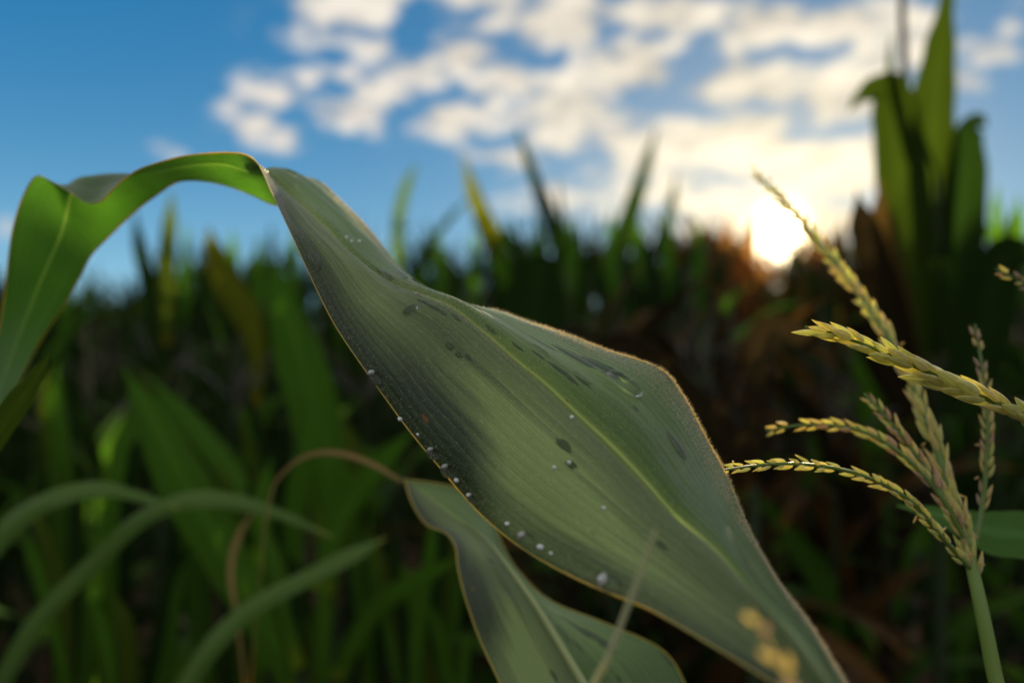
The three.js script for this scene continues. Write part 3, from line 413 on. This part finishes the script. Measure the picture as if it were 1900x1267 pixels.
// the lower leaf
{
  const T2 = [[750, 888, .50, 753, 890, .50, 757, 890, .50], [764, 932, .485, 800, 925, .49, 836, 902, .50], [790, 972, .475, 850, 962, .48, 884, 922, .50], [828, 990, .465, 897, 998, .472, 912, 958, .495], [845, 1016, .455, 930, 1036, .464, 936, 1018, .488], [850, 1056, .446, 958, 1074, .456, 966, 1064, .48], [864, 1112, .436, 992, 1122, .447, 1024, 1116, .47], [890, 1186, .426, 1032, 1186, .438, 1132, 1160, .46], [925, 1262, .415, 1080, 1266, .428, 1236, 1212, .45], [962, 1345, .405, 1128, 1350, .418, 1290, 1310, .44], [1005, 1440, .395, 1180, 1440, .408, 1345, 1430, .43], [1100, 1560, .39, 1230, 1560, .398, 1380, 1550, .41]];
  const f = surface(T2), n = T2.length - 1, b = V(P(1300, 1500, .41).x, 0, P(1300, 1500, .41).z);
  const g = thing('maize_plant', 'maize plant of the lower leaf whose pale midrib runs out of the bottom edge', 'maize plant', b);
  part('stalk', tube([V(0, 0, 0), V(0, .6, 0), V(-.005, 1.3, 0), V(-.01, 1.56, 0)], [.015, .013, .011, .009], 12, 20), M.stalk, g);
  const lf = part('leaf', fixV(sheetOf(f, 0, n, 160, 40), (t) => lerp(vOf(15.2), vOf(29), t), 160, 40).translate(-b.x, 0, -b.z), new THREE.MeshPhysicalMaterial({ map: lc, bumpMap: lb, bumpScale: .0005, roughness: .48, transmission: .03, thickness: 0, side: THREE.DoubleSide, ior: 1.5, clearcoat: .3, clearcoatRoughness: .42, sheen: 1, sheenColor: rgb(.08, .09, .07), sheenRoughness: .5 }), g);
  const mid = part('midrib', tube(Array.from({ length: 40 }, (_, i) => { const s = lerp(2.2, n, i / 39), fr = frameOn(f, s, .5); return fr.p.addScaledVector(fr.n, .0003); }), [.0002, .0014, .0022, .003], 8, 120).translate(-b.x, 0, -b.z), new THREE.MeshPhysicalMaterial({ color: rgb(.42, .48, .22), roughness: .6, clearcoat: .3, clearcoatRoughness: .4 }), lf);
  for (const u of [0, 1]) part('leaf_margin', edgeTube(f, u, 0, n, .0004, 120).translate(-b.x, 0, -b.z), M.margin, lf);
}
// ------------------------------------------------------------------ water on the leaf
{
  const drop = (() => { const g = new THREE.SphereGeometry(1, 28, 20), p = g.attributes.position; for (let i = 0; i < p.count; i++) { let y = p.getY(i), x = p.getX(i); if (y < -.15) y = -.15 + (y + .15) * .12; p.setXYZ(i, x * (1 + .06 * Math.sin(p.getZ(i) * 3)), y, p.getZ(i)); } g.computeVertexNormals(); return g; })();
  const put = (x, y, l, w, label, group, h = .75) => {
    const [s, u] = findOn(x + (y > 460 && h > .7 ? 3 : 0), y), f = frameOn(leaf1, s, u), k = f.p.clone().sub(camera.position).length() / FPX * (l < 16 && h > .8 ? .9 : 1.08), m = new THREE.Mesh(drop, l < 16 && h > .8 ? M.glintWhite : M.water); m.name = numbered('water_drop');  // the smallest drops get the white that stands for a glint
    m.matrix.makeBasis(f.b, f.n, f.a.clone()); m.quaternion.setFromRotationMatrix(new THREE.Matrix4().makeBasis(f.n.clone().cross(f.a).normalize(), f.n, f.a));
    m.scale.set(w * k / 2, Math.min(l, w) * k / 2 * h * 1.7, l * k / 2); m.position.copy(f.p).addScaledVector(f.n, m.scale.y * .1);
    m.castShadow = m.receiveShadow = true; scene.add(tag(m, label, 'water drop', group));
  };
  put(1160, 712, 74, 30, 'largest long water drop, on the upper half of the leaf below a wet smear', null, .6);
  put(1125, 1084, 50, 30, 'large round water drop on the lower edge near the thin pale stem', null, .8);
  put(974, 997, 30, 22, 'round water drop with a white glint on the lower edge above the lower leaf', null, .9);
  put(580, 484, 40, 20, 'long pale water drop hanging at the edge near the top of the blade');
  put(693, 702, 36, 18, 'oval water drop with a glint on the left edge halfway down the blade');
  put(800, 844, 26, 18, 'upper of the two round water drops close together on the left edge', null, .9);
  put(826, 873, 26, 22, 'lower of the two round water drops close together on the left edge', null, .9);
  put(873, 924, 20, 13, 'small water drop on the edge just above the shoulder of the lower leaf', null, .9);
  put(742, 511, 34, 14, 'clear oval water drop beside the hairy ridge near the top of the blade', null, .5);
  put(714, 509, 36, 14, 'flat greenish water drop left of the clear oval one near the ridge', null, .35);
  put(760, 576, 16, 30, 'dark upright water drop alone on the grey part below the ridge', null, .5);
  put(1002, 650, 40, 10, 'thin curved water drop along the upper edge of the midrib', null, .5);
  put(1256, 830, 48, 14, 'dark narrow water drop near the right edge of the blade', null, .4);
  put(1078, 700, 40, 12, 'narrow water drop left of the largest one on the upper half', null, .35);
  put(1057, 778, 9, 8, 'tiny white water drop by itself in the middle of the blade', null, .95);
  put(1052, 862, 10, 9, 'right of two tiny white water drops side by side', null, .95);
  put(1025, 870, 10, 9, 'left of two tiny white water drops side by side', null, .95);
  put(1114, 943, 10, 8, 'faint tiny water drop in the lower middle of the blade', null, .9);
  put(1250, 928, 26, 9, 'narrow pale water drop lying on the midrib low on the blade', null, .5);
  for (const [x, y, l, what] of [[690, 692, 11, 'the oval drop on the left edge'], [797, 835, 11, 'the upper of two round edge drops'], [822, 864, 12, 'the lower of two round edge drops'], [871, 917, 10, 'the small drop above the lower leaf'], [968, 989, 12, 'the round drop near the lower leaf'], [1117, 1074, 15, 'the large drop by the pale stem']]) put(x, y, l, l * .95, 'white glint bead added at the upper end of ' + what, null, 1.05);  // extra white beads, added as the glints of these drops
  let kth = 0; const ord = () => ', ' + ['first', 'second', 'third', 'fourth', 'fifth', 'sixth', 'seventh', 'eighth', 'ninth'][kth++] + ' from the top';
  const e = 'tiny water bead on the lower edge of the leaf', E = 'tiny water beads along the lower edge';
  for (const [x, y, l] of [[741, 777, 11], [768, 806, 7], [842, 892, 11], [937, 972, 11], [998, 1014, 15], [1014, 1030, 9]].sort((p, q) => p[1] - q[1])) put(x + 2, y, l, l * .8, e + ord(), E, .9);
  kth = 0; const a = 'small flat water drop in the wet streaks beside the ridge', A = 'small flat drops beside the hairy ridge';
  for (const [x, y, l, w] of [[790, 560, 24, 9], [806, 571, 20, 8], [834, 641, 16, 9], [850, 656, 14, 9], [868, 665, 12, 8], [736, 532, 14, 7], [822, 583, 18, 8], [846, 592, 18, 6], [776, 546, 18, 6]].sort((p, q) => p[1] - q[1])) put(x, y, l, w, a + ord(), A, .4);
  kth = 0; const b = 'tiny water bead painted white for its glint on the hairy ridge', B = 'tiny beads on the hairy ridge';
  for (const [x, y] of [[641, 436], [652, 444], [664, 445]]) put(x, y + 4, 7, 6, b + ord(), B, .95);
}
// ------------------------------------------------------------------ tassels in front of the sun
const spikeGeo = (seed) => {
  const r = rngOf(seed), rows = []; for (let i = 0; i <= 8; i++) { const t = i / 8, rad = Math.pow(Math.sin(Math.PI * Math.pow(t, .75)), .8) * (1 - .25 * t) + .02, row = []; for (let j = 0; j <= 10; j++) { const a = j / 10 * 2 * Math.PI, k = 1 + .10 * Math.cos(a * 5); row.push(V(Math.cos(a) * rad * k * .5, t, Math.sin(a) * rad * k * .36)); } rows.push(row); }
  return sheet(rows, (u, v) => { const k = .85 + .3 * Math.abs(Math.cos(u * Math.PI * 5)) + .15 * (r() - .5), e = smooth(v, .75, 1) * .5; return [k * (1 + .4 * e), k * (1 + .2 * e), k]; });
};
const spikeGeos = [1, 2, 3].map(spikeGeo);
const spMat = (r, g, b, T = .4) => new THREE.MeshPhysicalMaterial({ color: rgb(r, g, b), roughness: 1, transmission: T, thickness: 0, vertexColors: true, side: THREE.DoubleSide, clearcoat: .2, clearcoatRoughness: .5 });
const SP = [spMat(.78, .77, .29, .72), spMat(.86, .79, .31, .74), spMat(.82, .70, .30, .7), spMat(.68, .50, .32, .65)];
const antherMat = spMat(.80, .60, .22, .5), antherGeo = tube([V(0, 0, 0), V(.0004, .5, 0), V(0, 1, 0)], [.12, .2, .1], 5, 4);
function tasselBranch(parent, base, name, pts, o = {}) {
  const r = rngOf(o.seed ?? 3), cv = new THREE.CatmullRomCurve3(pts.map((p) => P(...p).sub(base)), false, 'centripetal'), L = cv.getLength(), rad = o.rad ?? .0011;
  const axis = part(name, tube(cv.getSpacedPoints(24), [rad * 1.3, rad, rad * .5], 6, 40), o.axisMat ?? M.stalk, parent);
  const step = o.step ?? .0052, len = o.len ?? .0095, wid = o.wid ?? .0032, ranks = o.ranks ?? 2, m4 = new THREE.Matrix4();
  for (let d = o.from ?? .004, k = 0; d < L - len * .4; d += step * (.9 + r() * .2), k++) {
    const t = d / L, c = cv.getPointAt(t), T = cv.getTangentAt(t), view = camera.position.clone().sub(base).sub(c).normalize(), S = T.clone().cross(view).normalize(), N = S.clone().cross(T).normalize();
    if (r() < .08) continue; const taper = (o.taper ?? true) ? lerp(1, .72, smooth(t, .6, 1)) : 1;
    for (let q = 0; q < ranks; q++) {
      const a = (ranks === 2 ? (k % 2 ? .45 : -.45) : k * 1.1) + q * 2 * Math.PI / ranks + (r() - .5) * .9, out = S.clone().multiplyScalar(Math.cos(a)).addScaledVector(N, Math.sin(a));
      const dir = T.clone().addScaledVector(out, (o.open ?? .20) + r() * .26).normalize(), l = len * (.85 + r() * .3) * taper, w = wid * (.55 + r() * .4) * taper;
      const side = dir.clone().cross(out).normalize(), m = new THREE.Mesh(spikeGeos[Math.floor(r() * 3)], SP[(o.mix ?? [0, 1, 2, 3])[Math.floor(r() * (o.mix ?? [0, 1, 2, 3]).length)]]); m.name = 'spikelet';
      m.quaternion.setFromRotationMatrix(m4.makeBasis(side, dir, side.clone().cross(dir))); m.scale.set(w, l, w); m.position.copy(c).addScaledVector(out, rad * .8 + w * .12).addScaledVector(T, q * step * .4); m.castShadow = m.receiveShadow = true; axis.add(m);
      if (r() < (o.anther ?? .12)) { const an = new THREE.Mesh(antherGeo, antherMat); an.name = 'anther'; const dn = out.clone().multiplyScalar(.7).add(V((r() - .5) * .6, -.8 * r(), (r() - .5) * .6)).normalize(); an.quaternion.setFromUnitVectors(V(0, 1, 0), dn); an.scale.set(.0026, .0022 + r() * .0016, .0026); an.position.copy(c).addScaledVector(out, w * .9 + rad); an.castShadow = true; axis.add(an); }
    }
  }
  return axis;
}
{
  const p = P(1880, 1400, .36), b = V(p.x, 0, p.z), g = thing('maize_plant', 'maize plant with the golden branched tassel in front of the sun', 'maize plant', b);
  const stem = [[1866, 1360, .36], [1842, 1230, .366], [1822, 1130, .372], [1802, 1040, .38], [1790, 985, .386]].map((a) => P(...a).sub(b));
  part('stalk', tube([V(0, 0, 0), V(0, .7, 0), V(0, 1.35, 0), ...stem], [.014, .012, .009, .0042, .0034, .0032, .003, .0026, .002], 10, 90), new THREE.MeshPhysicalMaterial({ color: rgb(.17, .27, .04), roughness: .55, clearcoat: .3, clearcoatRoughness: .35 }), g);
  tasselBranch(g, b, 'tassel_spike', [[1812, 1085, .377], [1790, 985, .386], [1745, 850, .405], [1700, 725, .425], [1640, 612, .455], [1560, 500, .49], [1480, 402, .53], [1403, 322, .57]], { seed: 41, ranks: 3, step: .0062, len: .0115, wid: .0042, rad: .0018, open: .16, anther: .10, mix: [0, 0, 1, 2] });
  tasselBranch(g, b, 'tassel_branch', [[1806, 1060, .378], [1745, 992, .374], [1690, 930, .368], [1600, 882, .36], [1500, 862, .353], [1420, 862, .348], [1338, 873, .345]], { seed: 42, step: .0050, len: .0074, wid: .0032, rad: .001, open: .12, mix: [0, 1, 1], anther: .05 });
  tasselBranch(g, b, 'tassel_branch', [[1800, 1015, .382], [1735, 905, .385], [1660, 832, .392], [1590, 797, .40], [1500, 788, .408], [1422, 799, .415]], { seed: 43, step: .0050, len: .0074, wid: .0034, open: .16, mix: [0, 1, 2, 3] });
  tasselBranch(g, b, 'tassel_branch', [[1794, 1000, .385], [1742, 905, .39], [1690, 830, .396], [1640, 768, .402], [1604, 730, .408]], { seed: 44, step: .0050, len: .0078, wid: .0036, open: .18, mix: [0, 2, 3, 3] });
  tasselBranch(g, b, 'tassel_branch', [[1800, 1035, .392], [1816, 985, .398], [1826, 920, .404], [1834, 800, .41], [1826, 700, .416], [1810, 602, .422]], { seed: 45, step: .0054, len: .0074, wid: .0036, open: .16, from: .02, mix: [0, 2, 3] });
}
{
  const p = P(2120, 1100, .40), b = V(p.x, 0, p.z), g = thing('maize_plant', 'maize plant outside the right edge reaching in with a sharp plaited tassel branch', 'maize plant', b);
  const stem = [[2120, 1250, .39], [2105, 1050, .385], [2085, 920, .375]].map((a) => P(...a).sub(b));
  part('stalk', tube([V(0, 0, 0), V(0, .8, 0), V(0, 1.4, 0), ...stem], [.014, .012, .008, .005, .004, .003], 10, 40), M.stalk, g);
  tasselBranch(g, b, 'tassel_branch', [[2085, 920, .375], [1990, 828, .358], [1900, 772, .348], [1790, 722, .342], [1690, 676, .339], [1590, 634, .336], [1494, 606, .334]], { seed: 51, ranks: 3, step: .0060, len: .0150, wid: .0062, rad: .0012, open: .10, anther: .03, mix: [0, 0, 1, 1], taper: true });
  tasselBranch(g, b, 'tassel_branch', [[2090, 930, .376], [2040, 650, .42], [1960, 560, .435], [1900, 524, .432], [1848, 498, .428]], { seed: 52, step: .006, len: .008, wid: .0036, open: .2, from: .03, mix: [0, 1, 3] });
}
// small things in front
{
  const b = V(P(1090, 1330, .23).x, 0, P(1090, 1330, .23).z), g = thing('grass_stem', 'thin pale grass stem crossing in front of the two leaves', 'grass', b);
  part('stem', tube([V(0, 0, 0), V(0, .8, 0), P(1085, 1330, .23).sub(b), P(1130, 1215, .225), P(1180, 1085, .222), P(1216, 985, .22)].map((v, i) => i > 2 ? v.sub(b) : v), [.0016, .0014, .0011, .0010, .0008, .0005], 7, 60), new THREE.MeshPhysicalMaterial({ color: rgb(.62, .62, .34), roughness: 1, transmission: .3, thickness: 0 }), g);
}
{
  const p = P(1500, 1340, .15), b = V(p.x, 0, p.z), g = thing('maize_tassel_sprig', 'blurred golden bits of tassel close in front of the leaf at the bottom', 'tassel', b);
  tasselBranch(g, b, 'tassel_branch', [[1520, 1360, .158], [1475, 1275, .162], [1432, 1205, .166], [1392, 1130, .17]], { seed: 61, step: .0074, len: .0036, wid: .0026, rad: .00018, open: .5, anther: 0, mix: [2, 3, 2], axisMat: SP[2] });
}
renderer.render(scene, camera);
